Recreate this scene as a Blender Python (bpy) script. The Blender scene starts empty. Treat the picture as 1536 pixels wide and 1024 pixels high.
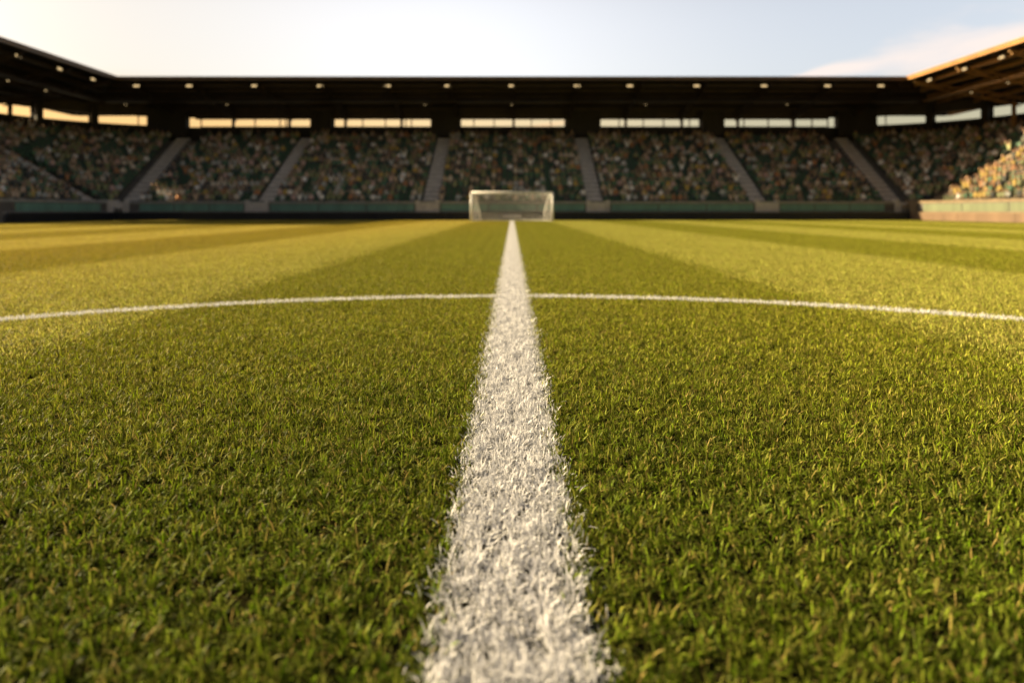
import bpy, math, random
import numpy as np
from mathutils import Vector, Matrix

random.seed(7)
rng = np.random.default_rng(7)
R = math.radians
scene = bpy.context.scene
C = scene.collection

# ------------------------------------------------------------------ measures
CAM_H = 0.93            # eye height above the soil
PX, PY = 38.0, 64.5     # pivot of the curved corners (metres)
F_PX = 1000.0           # focal length in 1536-wide pixels
SUN_ELEV, SUN_AZ = 25.0, 15.5   # elevation; degrees beyond due left
R_WALL = 0.6            # front wall of the stands, outward from the pivot line
R_ROW, TREAD, RISE, Z_ROW, N_ROWS = 2.2, 0.85, 0.49, 1.45, 17
R_BACK = 17.6
Z_SILL, Z_HEAD = 11.2, 12.95
ROOF_Z, ROOF_SLOPE = 15.0, 0.152
FAR_FRONT, FAR_BACK = 71.0, 84.5
SIDE_FRONT, SIDE_BACK = 42.1, 55.6

# ------------------------------------------------------------------ tagging
def tag(o, label=None, cat=None, group=None, kind=None):
    if label: o['label'] = label
    if cat: o['category'] = cat
    if group: o['group'] = group
    if kind: o['kind'] = kind
    return o

def empty(name, loc=(0, 0, 0), rz=0.0):
    o = bpy.data.objects.new(name, None)
    o.location = loc; o.rotation_euler = (0, 0, rz)
    o.empty_display_size = 0.5
    C.objects.link(o)
    return o

# ------------------------------------------------------------------ mesh collector
class MB:
    def __init__(s): s.v = []; s.f = []
    def add(s, vs, fs):
        b = len(s.v); s.v.extend(vs)
        s.f.extend([tuple(i + b for i in f) for f in fs])
    def box(s, x0, x1, y0, y1, z0, z1):
        s.add([(x0,y0,z0),(x1,y0,z0),(x1,y1,z0),(x0,y1,z0),(x0,y0,z1),(x1,y0,z1),(x1,y1,z1),(x0,y1,z1)],
              [(0,3,2,1),(4,5,6,7),(0,1,5,4),(1,2,6,5),(2,3,7,6),(3,0,4,7)])
    def beam(s, a, b, w, h, up=(0, 0, 1)):
        a = Vector(a); b = Vector(b); d = (b - a).normalized()
        u = Vector(up)
        side = d.cross(u)
        if side.length < 1e-5: side = d.cross(Vector((1, 0, 0)))
        side.normalize(); u2 = side.cross(d).normalized()
        sv = side * w / 2; uv = u2 * h / 2
        vs = [tuple(p + q) for p in (a, b) for q in (-sv - uv, sv - uv, sv + uv, -sv + uv)]
        s.add(vs, [(0,3,2,1),(4,5,6,7),(0,1,5,4),(1,2,6,5),(2,3,7,6),(3,0,4,7)])
    def tube(s, pts, r, n=10, cap=True):
        pts = [Vector(p) for p in pts]; b = len(s.v)
        for i, p in enumerate(pts):
            d = (pts[min(i + 1, len(pts) - 1)] - pts[max(i - 1, 0)]).normalized()
            ref = Vector((0, 0, 1)) if abs(d.z) < 0.9 else Vector((1, 0, 0))
            x = d.cross(ref).normalized(); y = x.cross(d).normalized()
            for k in range(n):
                t = 2 * math.pi * k / n
                s.v.append(tuple(p + x * r * math.cos(t) + y * r * math.sin(t)))
        for i in range(len(pts) - 1):
            for k in range(n):
                k2 = (k + 1) % n
                s.f.append((b+i*n+k, b+i*n+k2, b+(i+1)*n+k2, b+(i+1)*n+k))
        if cap:
            s.f.append(tuple(b + k for k in range(n))[::-1])
            e = b + (len(pts) - 1) * n
            s.f.append(tuple(e + k for k in range(n)))
    def sweep(s, prof, place, ts, close=False):
        """profile [(r,z)] carried along stations t by place(t, r, z)"""
        b = len(s.v); n = len(prof)
        for t in ts:
            for (r, z) in prof: s.v.append(tuple(place(t, r, z)))
        m = n if close else n - 1
        for i in range(len(ts) - 1):
            for k in range(m):
                k2 = (k + 1) % n
                s.f.append((b+i*n+k, b+(i+1)*n+k, b+(i+1)*n+k2, b+i*n+k2))
        if close:
            s.f.append(tuple(b + k for k in range(n)))
            e = b + (len(ts) - 1) * n
            s.f.append(tuple(e + k for k in range(n))[::-1])
    def build(s, name, mat, parent=None, smooth=False, origin=None):
        me = bpy.data.meshes.new(name)
        vs = s.v
        if origin is not None:
            vs = [(x - origin[0], y - origin[1], z - origin[2]) for (x, y, z) in vs]
        me.from_pydata(vs, [], s.f); me.validate()
        import bmesh
        bm = bmesh.new(); bm.from_mesh(me)
        bmesh.ops.recalc_face_normals(bm, faces=bm.faces)
        bm.to_mesh(me); bm.free()
        if smooth:
            for p in me.polygons: p.use_smooth = True
        me.materials.append(mat)
        o = bpy.data.objects.new(name, me)
        if origin is not None: o.location = origin
        C.objects.link(o)
        if parent: o.parent = parent
        return o

# ------------------------------------------------------------------ materials
def new_mat(name):
    m = bpy.data.materials.new(name); m.use_nodes = True
    nt = m.node_tree
    return m, nt, nt.nodes, nt.links, nt.nodes['Principled BSDF']

def plain(name, col, rough=0.7, var=0.25, scale=3.0, metal=0.0, bump=0.0, streak=False, spec=0.5):
    """base colour with dirt and wear of its own from two noises"""
    m, nt, N, L, P = new_mat(name)
    tc = N.new('ShaderNodeTexCoord'); mp = N.new('ShaderNodeMapping')
    L.new(tc.outputs['Object'], mp.inputs['Vector'])
    if streak: mp.inputs['Scale'].default_value = (1, 1, 0.12)
    n1 = N.new('ShaderNodeTexNoise'); n1.inputs['Scale'].default_value = scale; n1.inputs['Detail'].default_value = 6
    n1.inputs['Roughness'].default_value = 0.65
    L.new(mp.outputs['Vector'], n1.inputs['Vector'])
    mx = N.new('ShaderNodeMix'); mx.data_type = 'RGBA'
    mx.inputs['A'].default_value = (*[c * (1 - var) for c in col], 1)
    mx.inputs['B'].default_value = (*[min(1, c * (1 + var)) for c in col], 1)
    mr = N.new('ShaderNodeMapRange'); mr.inputs['From Min'].default_value = 0.3; mr.inputs['From Max'].default_value = 0.7
    L.new(n1.outputs['Fac'], mr.inputs['Value']); L.new(mr.outputs['Result'], mx.inputs['Factor'])
    L.new(mx.outputs['Result'], P.inputs['Base Color'])
    P.inputs['Roughness'].default_value = rough; P.inputs['Metallic'].default_value = metal
    P.inputs['Specular IOR Level'].default_value = spec
    if bump:
        bp = N.new('ShaderNodeBump'); bp.inputs['Strength'].default_value = bump; bp.inputs['Distance'].default_value = 0.02
        L.new(n1.outputs['Fac'], bp.inputs['Height']); L.new(bp.outputs['Normal'], P.inputs['Normal'])
    return m

M = {
    'concrete':   plain('concrete', (0.13, 0.12, 0.11), 0.85, 0.25, 1.2, bump=0.3),
    'stair':      plain('stair_concrete', (0.60, 0.55, 0.50), 0.85, 0.2, 1.5, bump=0.3),
    'coping':     plain('pale_coping', (0.34, 0.33, 0.30), 0.7, 0.2, 1.5, streak=True),
    'teal':       plain('teal_panel', (0.16, 0.31, 0.25), 0.55, 0.22, 0.8, streak=True),
    'teal_sunlit':  plain('sunlit_teal_panel', (0.13, 0.15, 0.085), 0.6, 0.25, 0.8, streak=True),  # teal copy for the sunlit stand, sun-washed tone put into its colour
    'seat':       plain('green_plastic_seat', (0.060, 0.125, 0.075), 0.5, 0.3, 6.0),
    'board':      plain('black_board', (0.012, 0.013, 0.016), 0.5, 0.4, 0.6),
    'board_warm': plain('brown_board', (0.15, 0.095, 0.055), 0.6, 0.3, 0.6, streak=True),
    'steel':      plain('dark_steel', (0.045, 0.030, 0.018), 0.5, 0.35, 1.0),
    'steel_sunlit': plain('sunlit_steel', (0.42, 0.23, 0.08), 0.5, 0.35, 1.0),  # dark steel copy for the right roof, golden sunlight put into its colour
    'coping_sunlit': plain('sunlit_coping_copy', (0.20, 0.145, 0.085), 0.8, 0.25, 1.5, streak=True),  # coping and stair copy for the sunlit stand, warmed and darkened against the sun
    'seat_sunlit': plain('sunlit_plastic_seat', (0.045, 0.050, 0.018), 0.6, 0.3, 6.0),  # green seat copy for the sunlit stand, darkened to offset the sun
    'fascia_sunlit': plain('sunlit_roof_edge', (0.40, 0.20, 0.06), 0.5, 0.25, 0.9, streak=True),  # fascia copy for the right roof, the sun's gilding painted in
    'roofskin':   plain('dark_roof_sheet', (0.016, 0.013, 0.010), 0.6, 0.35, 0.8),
    'fascia':     plain('roof_edge_metal', (0.16, 0.10, 0.05), 0.45, 0.3, 0.9, streak=True),
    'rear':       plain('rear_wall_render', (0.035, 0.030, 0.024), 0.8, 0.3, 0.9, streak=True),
    'frame':      plain('window_bar', (0.04, 0.035, 0.03), 0.5, 0.3, 2.0),
    'post':       plain('white_post_paint', (0.80, 0.79, 0.76), 0.35, 0.05, 5.0),
    'net':        plain('white_net_cord', (0.72, 0.70, 0.66), 0.8, 0.1, 8.0),
    'lamp_body':  plain('lamp_housing', (0.05, 0.045, 0.04), 0.6, 0.2, 6.0, spec=0.2),
    'pale':       plain('pale_panel', (0.55, 0.50, 0.47), 0.6, 0.12, 3.0),
}
def lamp_mat(name, col, s):
    m, nt, N, L, P = new_mat(name)
    P.inputs['Base Color'].default_value = (0.10, 0.08, 0.05, 1)
    P.inputs['Emission Color'].default_value = (*col, 1)
    P.inputs['Emission Strength'].default_value = s
    return m
M['lens'] = lamp_mat('lit_lamp_lens', (1.0, 0.70, 0.33), 0.32)

# grass ------------------------------------------------------------
STRIPE0, STRIPE = 3.2, 4.15
CIRC_W = 0.16
CIRC_Y, CIRC_R, LINE_W = 0.30, 6.79, 0.335
def math_node(nt, op, a, b=None, clamp=False):
    n = nt.nodes.new('ShaderNodeMath'); n.operation = op; n.use_clamp = clamp
    for i, x in enumerate((a, b)):
        if x is None: continue
        if isinstance(x, (int, float)): n.inputs[i].default_value = x
        else: nt.links.new(x, n.inputs[i])
    return n.outputs[0]
def mix_col(nt, fac, a, b):
    n = nt.nodes.new('ShaderNodeMix'); n.data_type = 'RGBA'
    for sock, x in (('Factor', fac), ('A', a), ('B', b)):
        if isinstance(x, (int, float)): n.inputs[sock].default_value = x
        elif isinstance(x, tuple): n.inputs[sock].default_value = (*x, 1)
        else: nt.links.new(x, n.inputs[sock])
    return n.outputs['Result']
def noise(nt, vec, scale, detail=3):
    n = nt.nodes.new('ShaderNodeTexNoise'); n.inputs['Scale'].default_value = scale; n.inputs['Detail'].default_value = detail
    nt.links.new(vec, n.inputs['Vector']); return n.outputs['Fac']
def ramp(nt, fac, lo, hi):
    n = nt.nodes.new('ShaderNodeMapRange'); n.interpolation_type = 'SMOOTHSTEP'
    nt.links.new(fac, n.inputs['Value']); n.inputs['From Min'].default_value = min(lo, hi); n.inputs['From Max'].default_value = max(lo, hi)
    if lo > hi: n.inputs['To Min'].default_value = 1.0; n.inputs['To Max'].default_value = 0.0
    return n.outputs['Result']
def stripe_fac(nt, root, jit=None):
    sx = nt.nodes.new('ShaderNodeSeparateXYZ'); nt.links.new(root, sx.inputs[0])
    wob = math_node(nt, 'MULTIPLY', math_node(nt, 'SUBTRACT', noise(nt, root, 1.6, 5), 0.5), 0.6)
    ax = math_node(nt, 'ADD', math_node(nt, 'ABSOLUTE', sx.outputs[0]), wob)
    if jit is not None: ax = math_node(nt, 'ADD', ax, math_node(nt, 'MULTIPLY', math_node(nt, 'SUBTRACT', jit, 0.5), 0.55))
    t = math_node(nt, 'DIVIDE', math_node(nt, 'SUBTRACT', ax, STRIPE0), STRIPE)
    tri = math_node(nt, 'PINGPONG', t, 1.0)          # 0 at edges 0,2.. 1 at 1,3..
    fl = math_node(nt, 'FLOOR', t)
    odd = math_node(nt, 'MODULO', math_node(nt, 'ADD', fl, 20.0), 2.0)   # t in [0,1) -> 0
    return math_node(nt, 'SUBTRACT', 1.0, odd), sx

DARK, LIGHT, DIM_GREEN = (0.220, 0.232, 0.002), (0.375, 0.372, 0.046), (0.082, 0.122, 0.002)  # stripe tones: the sheen of leaning blades put into the colour
def grass_material():
    m, nt, N, L, P = new_mat('grass_blades')
    out = N['Material Output']
    geo = N.new('ShaderNodeNewGeometry')
    off = N.new('ShaderNodeAttribute'); off.attribute_name = 'root_offset'
    vt = N.new('ShaderNodeVectorTransform'); vt.vector_type = 'VECTOR'; vt.convert_from = 'OBJECT'; vt.convert_to = 'WORLD'
    L.new(off.outputs['Vector'], vt.inputs['Vector'])
    sb = N.new('ShaderNodeVectorMath'); sb.operation = 'SUBTRACT'
    L.new(geo.outputs['Position'], sb.inputs[0]); L.new(vt.outputs['Vector'], sb.inputs[1])
    root = sb.outputs[0]
    bl = N.new('ShaderNodeAttribute'); bl.attribute_name = 'blade'
    sep = N.new('ShaderNodeSeparateXYZ'); L.new(bl.outputs['Vector'], sep.inputs[0])
    r1, r2, h = sep.outputs
    s, sx = stripe_fac(nt, root, r2)
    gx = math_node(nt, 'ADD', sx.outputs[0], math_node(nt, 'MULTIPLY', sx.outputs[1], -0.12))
    left_glow = ramp(nt, gx, -2.0, -13.0)      # sun glow over the left side put into the turf colour
    base = mix_col(nt, s, mix_col(nt, left_glow, DARK, (0.315, 0.250, 0.002)), mix_col(nt, left_glow, LIGHT, (0.48, 0.395, 0.048)))
    # near turf: its greener hue, plus the foreground's dimming put into the colour
    dist = N.new('ShaderNodeVectorMath'); dist.operation = 'LENGTH'; L.new(root, dist.inputs[0])
    dd = math_node(nt, 'ADD', dist.outputs['Value'], math_node(nt, 'MULTIPLY', math_node(nt, 'SUBTRACT', noise(nt, root, 0.7, 4), 0.5), 2.6))
    base = mix_col(nt, math_node(nt, 'MULTIPLY', ramp(nt, dd, 6.5, 0.6), 0.95), base, DIM_GREEN)
    # patches of lusher and thirstier turf
    pat = ramp(nt, noise(nt, root, 0.9, 5), 0.35, 0.7)
    base = mix_col(nt, math_node(nt, 'MULTIPLY', pat, 0.22), base, (0.21, 0.20, 0.004))
    pat2 = ramp(nt, noise(nt, root, 7.0, 3), 0.45, 0.7)
    base = mix_col(nt, math_node(nt, 'MULTIPLY', pat2, 0.35), base, (0.070, 0.105, 0.005))
    # each blade has a tint of its own
    hsv = N.new('ShaderNodeHueSaturation'); L.new(base, hsv.inputs['Color'])
    hsv.inputs['Hue'].default_value = 0.5
    L.new(math_node(nt, 'ADD', math_node(nt, 'MULTIPLY', r1, 0.07), 0.465), hsv.inputs['Hue'])
    L.new(math_node(nt, 'ADD', math_node(nt, 'MULTIPLY', math_node(nt, 'MULTIPLY', r2, r2), 2.0), 0.40), hsv.inputs['Value'])
    L.new(math_node(nt, 'ADD', math_node(nt, 'MULTIPLY', r1, 0.15), 0.85), hsv.inputs['Saturation'])
    col = hsv.outputs['Color']
    # some blades are dry straw, some dry only at the tip
    straw = math_node(nt, 'GREATER_THAN', r1, 0.94)
    col = mix_col(nt, math_node(nt, 'MULTIPLY', straw, 0.8), col, (0.40, 0.29, 0.09))
    tip = math_node(nt, 'MULTIPLY', ramp(nt, h, 0.8, 1.0), math_node(nt, 'GREATER_THAN', r2, 0.72))
    col = mix_col(nt, math_node(nt, 'MULTIPLY', tip, 0.7), col, (0.40, 0.26, 0.08))
    # paint of the centre circle
    dx = sx.outputs[0]; dy = math_node(nt, 'SUBTRACT', sx.outputs[1], CIRC_Y)
    rr = math_node(nt, 'SQRT', math_node(nt, 'ADD', math_node(nt, 'MULTIPLY', dx, dx), math_node(nt, 'MULTIPLY', dy, dy)))
    d = math_node(nt, 'ABSOLUTE', math_node(nt, 'SUBTRACT', rr, CIRC_R))
    d = math_node(nt, 'ADD', d, math_node(nt, 'MULTIPLY', math_node(nt, 'SUBTRACT', r2, 0.5), 0.05))
    pa = math_node(nt, 'MULTIPLY', math_node(nt, 'LESS_THAN', d, CIRC_W / 2), math_node(nt, 'LESS_THAN', r1, 0.9))
    col = mix_col(nt, pa, col, (0.72, 0.72, 0.72))
    L.new(col, P.inputs['Base Color'])
    P.inputs['Roughness'].default_value = 0.5; P.inputs['Specular IOR Level'].default_value = 0.07
    tr = N.new('ShaderNodeBsdfTranslucent'); L.new(col, tr.inputs['Color'])
    ms = N.new('ShaderNodeMixShader'); ms.inputs[0].default_value = 0.26
    L.new(P.outputs[0], ms.inputs[1]); L.new(tr.outputs[0], ms.inputs[2]); L.new(ms.outputs[0], out.inputs['Surface'])
    return m
def painted_material():
    m, nt, N, L, P = new_mat('painted_blades')
    out = N['Material Output']
    bl = N.new('ShaderNodeAttribute'); bl.attribute_name = 'blade'
    sep = N.new('ShaderNodeSeparateXYZ'); L.new(bl.outputs['Vector'], sep.inputs[0])
    r1, r2, h = sep.outputs
    geo = N.new('ShaderNodeNewGeometry')
    thin = noise(nt, geo.outputs['Position'], 60.0, 3)
    # paint sits thick on the upper blade, thin and patchy lower down
    cov = math_node(nt, 'ADD', math_node(nt, 'ADD', h, math_node(nt, 'MULTIPLY', thin, 0.9)), math_node(nt, 'MULTIPLY', r2, 0.35))
    cov = ramp(nt, cov, 0.52, 0.90)
    paint = mix_col(nt, r1, (0.76, 0.76, 0.78), (0.56, 0.56, 0.57))
    col = mix_col(nt, cov, (0.16, 0.15, 0.06), paint)
    L.new(col, P.inputs['Base Color'])
    P.inputs['Roughness'].default_value = 0.6; P.inputs['Specular IOR Level'].default_value = 0.3
    tr = N.new('ShaderNodeBsdfTranslucent'); L.new(col, tr.inputs['Color'])
    ms = N.new('ShaderNodeMixShader'); ms.inputs[0].default_value = 0.2
    L.new(P.outputs[0], ms.inputs[1]); L.new(tr.outputs[0], ms.inputs[2]); L.new(ms.outputs[0], out.inputs['Surface'])
    return m
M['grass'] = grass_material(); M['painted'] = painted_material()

def soil_material():
    m, nt, N, L, P = new_mat('soil_under_turf')
    geo = N.new('ShaderNodeNewGeometry')
    n = ramp(nt, noise(nt, geo.outputs['Position'], 14.0, 5), 0.35, 0.65)
    L.new(mix_col(nt, n, (0.007, 0.007, 0.003), (0.016, 0.014, 0.005)), P.inputs['Base Color'])
    P.inputs['Roughness'].default_value = 1.0; P.inputs['Specular IOR Level'].default_value = 0.0
    return m
M['soil'] = soil_material()
M['ground'] = plain('ground_asphalt', (0.06, 0.057, 0.05), 0.9, 0.3, 0.5)

# ------------------------------------------------------------------ grass geometry
def blades_mesh(name, roots, length, width, lean_dir, lean, mat, curl=None):
    n = len(roots); lv = np.array([0.0, 0.4, 0.75, 1.0]); wv = np.array([0.85, 1.0, 0.7, 0.0])
    face = rng.uniform(0, 2 * np.pi, n)
    side = np.stack([np.cos(face), np.sin(face), np.zeros(n)], 1)
    ld = np.stack([np.cos(lean_dir), np.sin(lean_dir), np.zeros(n)], 1)
    co = np.zeros((n, 7, 3)); hh = np.zeros((n, 7))
    k = 0
    tw = rng.normal(0, 0.5, n)
    for i, t in enumerate(lv):
        ang = lean * (0.35 + 0.9 * t)                      # bends further over towards the tip
        c = roots + ld * (length * t * np.sin(ang))[:, None]
        c[:, 2] += length * t * np.cos(ang) * 1.0
        f2 = face + tw * t
        sd = np.stack([np.cos(f2), np.sin(f2), np.zeros(n)], 1)
        if i < 3:
            co[:, k] = c - sd * (width * wv[i] / 2)[:, None]; co[:, k + 1] = c + sd * (width * wv[i] / 2)[:, None]
            hh[:, k] = hh[:, k + 1] = t; k += 2
        else:
            co[:, k] = c; hh[:, k] = 1
    me = bpy.data.meshes.new(name)
    me.vertices.add(n * 7); me.vertices.foreach_set('co', co.reshape(-1).astype(np.float32))
    base = (np.arange(n) * 7)[:, None]
    loops = np.concatenate([base + np.array([0, 1, 3, 2]), base + np.array([2, 3, 5, 4]), base + np.array([4, 5, 6])], 1).reshape(-1)
    starts = (np.arange(n)[:, None] * 11 + np.array([0, 4, 8])).reshape(-1)
    me.loops.add(n * 11); me.loops.foreach_set('vertex_index', loops.astype(np.int32))
    me.polygons.add(n * 3); me.polygons.foreach_set('loop_start', starts.astype(np.int32))
    me.update(calc_edges=True)
    a = me.attributes.new('root_offset', 'FLOAT_VECTOR', 'POINT')
    a.data.foreach_set('vector', (co - roots[:, None, :]).reshape(-1).astype(np.float32))
    b = np.zeros((n, 7, 3)); b[:, :, 0] = rng.random(n)[:, None]; b[:, :, 1] = rng.random(n)[:, None]; b[:, :, 2] = hh
    a = me.attributes.new('blade', 'FLOAT_VECTOR', 'POINT')
    a.data.foreach_set('vector', b.reshape(-1).astype(np.float32))
    me.polygons.foreach_set('use_smooth', np.ones(n * 3, dtype=bool))
    me.materials.append(mat)
    return me

PATCH = 2.0
def turf(dens, n_area, xr, yr, per=11, keep=None, hscale=1.0):
    """tufts of blades over a rectangle; returns roots, length, width, lean dir, lean"""
    nt_ = int(dens * n_area / per)
    cx = rng.uniform(*xr, nt_); cy = rng.uniform(*yr, nt_)
    ts = rng.lognormal(0, 0.34, nt_); td = rng.uniform(0, 2 * np.pi, nt_)
    x = np.repeat(cx, per) + rng.normal(0, 0.0080, nt_ * per); y = np.repeat(cy, per) + rng.normal(0, 0.0080, nt_ * per)
    s = np.repeat(ts, per)
    ox = x - np.repeat(cx, per); oy = y - np.repeat(cy, per)
    n = nt_ * per
    length = np.clip(0.0265 * s * rng.lognormal(0, 0.28, n), 0.010, 0.055) * hscale
    width = rng.uniform(0.0028, 0.0054, n)
    ld = np.where(rng.random(n) < 0.6, np.arctan2(oy, ox), np.repeat(td, per)) + rng.normal(0, 0.5, n)
    lean = np.abs(rng.normal(0.70, 0.45, n))
    roots = np.stack([x, y, np.zeros(n)], 1)
    sel = np.ones(n, bool) if keep is None else keep(x, y, n)
    return roots[sel], length[sel], width[sel], ld[sel], lean[sel]

DENS = 24000
def on_line(x, y, n): return np.abs(x) + rng.normal(0, 0.025, n) < LINE_W / 2

def instance_group(name, points, spin):
    """geometry nodes: the object's own patch of blades repeated over points"""
    g = bpy.data.node_groups.new(name, 'GeometryNodeTree')
    g.interface.new_socket('Geometry', in_out='INPUT', socket_type='NodeSocketGeometry')
    g.interface.new_socket('Geometry', in_out='OUTPUT', socket_type='NodeSocketGeometry')
    N, L = g.nodes, g.links
    gi = N.new('NodeGroupInput'); go = N.new('NodeGroupOutput')
    x0, nx, y0, ny, step, skip = points
    gr = N.new('GeometryNodeMeshGrid')
    gr.inputs['Size X'].default_value = max((nx - 1) * step, 0.001); gr.inputs['Size Y'].default_value = (ny - 1) * step
    gr.inputs['Vertices X'].default_value = nx; gr.inputs['Vertices Y'].default_value = ny
    tf = N.new('GeometryNodeTransform')
    tf.inputs['Translation'].default_value = (x0 + (nx - 1) * step / 2, y0 + (ny - 1) * step / 2, 0)
    L.new(gr.outputs['Mesh'], tf.inputs['Geometry'])
    src = tf.outputs['Geometry']
    if skip:   # the column the centre line runs in
        pos = N.new('GeometryNodeInputPosition'); sx = N.new('ShaderNodeSeparateXYZ'); L.new(pos.outputs[0], sx.inputs[0])
        ab = N.new('ShaderNodeMath'); ab.operation = 'ABSOLUTE'; L.new(sx.outputs[0], ab.inputs[0])
        lt = N.new('ShaderNodeMath'); lt.operation = 'LESS_THAN'; L.new(ab.outputs[0], lt.inputs[0]); lt.inputs[1].default_value = 0.5
        de = N.new('GeometryNodeDeleteGeometry'); de.domain = 'POINT'
        L.new(src, de.inputs['Geometry']); L.new(lt.outputs[0], de.inputs['Selection']); src = de.outputs['Geometry']
    io = N.new('GeometryNodeInstanceOnPoints')
    L.new(src, io.inputs['Points']); L.new(gi.outputs[0], io.inputs['Instance'])
    rv = N.new('FunctionNodeRandomValue'); rv.data_type = 'INT'
    rv.inputs[4].default_value = 0; rv.inputs[5].default_value = 3 if spin == 4 else 1
    ml = N.new('ShaderNodeMath'); ml.operation = 'MULTIPLY'; L.new(rv.outputs[2], ml.inputs[0])
    ml.inputs[1].default_value = math.pi / 2 if spin == 4 else math.pi
    cb = N.new('ShaderNodeCombineXYZ'); L.new(ml.outputs[0], cb.inputs['Z'])
    L.new(cb.outputs[0], io.inputs['Rotation'])
    L.new(io.outputs['Instances'], go.inputs[0])
    return g

def blades_object(name, me, group=None):
    o = bpy.data.objects.new(name, me); C.objects.link(o)
    if group:
        md = o.modifiers.new('repeat', 'NODES'); md.node_group = group
    return o

NX, NY = 37, 33      # cells of the pitch: x -36..36, y -2..62
half = PATCH / 2
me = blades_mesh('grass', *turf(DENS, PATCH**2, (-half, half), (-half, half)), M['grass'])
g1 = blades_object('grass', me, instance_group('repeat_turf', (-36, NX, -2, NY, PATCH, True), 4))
tag(g1, 'short mown green turf of the pitch in pale and dark stripes', 'grass', kind='stuff')
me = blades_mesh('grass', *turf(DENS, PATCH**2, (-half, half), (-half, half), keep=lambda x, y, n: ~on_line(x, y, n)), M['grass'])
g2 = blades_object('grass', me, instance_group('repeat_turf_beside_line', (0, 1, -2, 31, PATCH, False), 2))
tag(g2, 'green turf growing right beside the white centre line', 'grass', kind='stuff')
me = blades_mesh('centre_line', *turf(DENS * 1.3, PATCH * 0.5, (-0.25, 0.25), (-half, half), keep=on_line, hscale=1.04), M['painted'])
g3 = blades_object('centre_line', me, instance_group('repeat_line', (0, 1, -2, 31, PATCH, False), 2))
tag(g3, 'white painted line running straight from the camera to the goal', 'line', kind='structure')
# last stretch behind the line, up to the board, is plain turf
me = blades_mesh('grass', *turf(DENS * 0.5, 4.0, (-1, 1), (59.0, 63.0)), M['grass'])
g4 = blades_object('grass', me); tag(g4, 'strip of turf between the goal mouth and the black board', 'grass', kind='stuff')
# centre circle
def on_circle(x, y, n):
    d = np.abs(np.hypot(x, y - CIRC_Y) - CIRC_R) + rng.normal(0, 0.010, n)
    return (d < CIRC_W / 2) & (y > 1.0)
ro, le, wi, ld, ln = turf(DENS * 1.2, 15 * 7, (-7.5, 7.5), (0.5, 7.5), keep=on_circle, hscale=1.0)
me = blades_mesh('centre_circle', ro, le, wi, ld, ln, M['painted'])
tag(blades_object('centre_circle', me), 'white painted arc curving across the whole pitch', 'line', kind='structure')

# soil under the turf and the ground beyond
mb = MB(); mb.add([(-37.4,-6,0.002),(37.4,-6,0.002),(37.4,63.7,0.002),(-37.4,63.7,0.002)], [(0,1,2,3)])
tag(mb.build('pitch', M['soil']), 'bare soil of the pitch under the turf', kind='structure')
mb = MB(); mb.add([(-900,-900,-0.004),(900,-900,-0.004),(900,900,-0.004),(-900,900,-0.004)], [(0,1,2,3)])
tag(mb.build('ground', M['ground']), 'ground around the stadium', kind='structure')

# ------------------------------------------------------------------ stands
def far_place(t, r, z): return (t, PY + r, z)
def right_place(t, r, z): return (PX + r, t, z)
def left_place(t, r, z): return (-PX - r, t, z)
def corner_place(sgn):
    def f(a, r, z): return (sgn * (PX + r * math.sin(a)), PY + r * math.cos(a), z)
    return f

prof = [(R_WALL + 0.3, 1.15), (R_ROW - 0.02, 1.15)]
for k in range(N_ROWS):
    r = R_ROW + k * TREAD; z = Z_ROW + k * RISE
    prof += [(r, z), (r + TREAD, z)]
prof += [(R_BACK, Z_ROW + (N_ROWS - 1) * RISE), (R_BACK, 0.0), (R_WALL + 0.3, 0.0)]
WALL_PROF = [(R_WALL, 0.0), (R_WALL + 0.28, 0.0), (R_WALL + 0.28, 1.62), (R_WALL, 1.62)]
COPING_PROF = [(R_WALL - 0.06, 1.622), (R_WALL + 0.34, 1.622), (R_WALL + 0.34, 1.84), (R_WALL - 0.06, 1.84)]
SILL_PROF = [(R_WALL - 0.05, 0.72), (R_WALL - 0.003, 0.72), (R_WALL - 0.003, 0.84), (R_WALL - 0.05, 0.84)]
PANEL_PROF = [(R_WALL - 0.04, 0.88), (R_WALL - 0.003, 0.88), (R_WALL - 0.003, 1.56), (R_WALL - 0.04, 1.56)]

def stair_mesh(mb, place, t0, w, skew=0.0, unit=1.0):
    """an aisle of half-height steps rising through the rows, with a grey gate pier block at its foot"""
    n = N_ROWS * 3
    for k in range(n):
        r = R_ROW + 0.02 + k * TREAD / 3; z = Z_ROW + (k + 1) * RISE / 3 - RISE + 0.42
        c = t0 + skew * (r - R_ROW)
        hw = w / 2
        p = lambda t, rr, zz: place(t, rr, zz)
        a = [p(c - hw, r, z - 0.6), p(c + hw, r, z - 0.6), p(c + hw, r + TREAD / 3 - 0.004, z - 0.6), p(c - hw, r + TREAD / 3 - 0.004, z - 0.6),
             p(c - hw, r, z), p(c + hw, r, z), p(c + hw, r + TREAD / 3 - 0.004, z), p(c - hw, r + TREAD / 3 - 0.004, z)]
        mb.add(a, [(0,3,2,1),(4,5,6,7),(0,1,5,4),(1,2,6,5),(2,3,7,6),(3,0,4,7)])
def prism(mb, place, t0, t1, r0, r1, z0, z1):
    a = [place(t0,r0,z0),place(t1,r0,z0),place(t1,r1,z0),place(t0,r1,z0),place(t0,r0,z1),place(t1,r0,z1),place(t1,r1,z1),place(t0,r1,z1)]
    mb.add(a, [(0,3,2,1),(4,5,6,7),(0,1,5,4),(1,2,6,5),(2,3,7,6),(3,0,4,7)])

seat_spots = []     # (x, y, z, heading, stand name, row)
OUT = {'far': lambda t, r: 0.0, 'right': lambda t, r: -math.pi / 2, 'left': lambda t, r: math.pi / 2}

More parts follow.
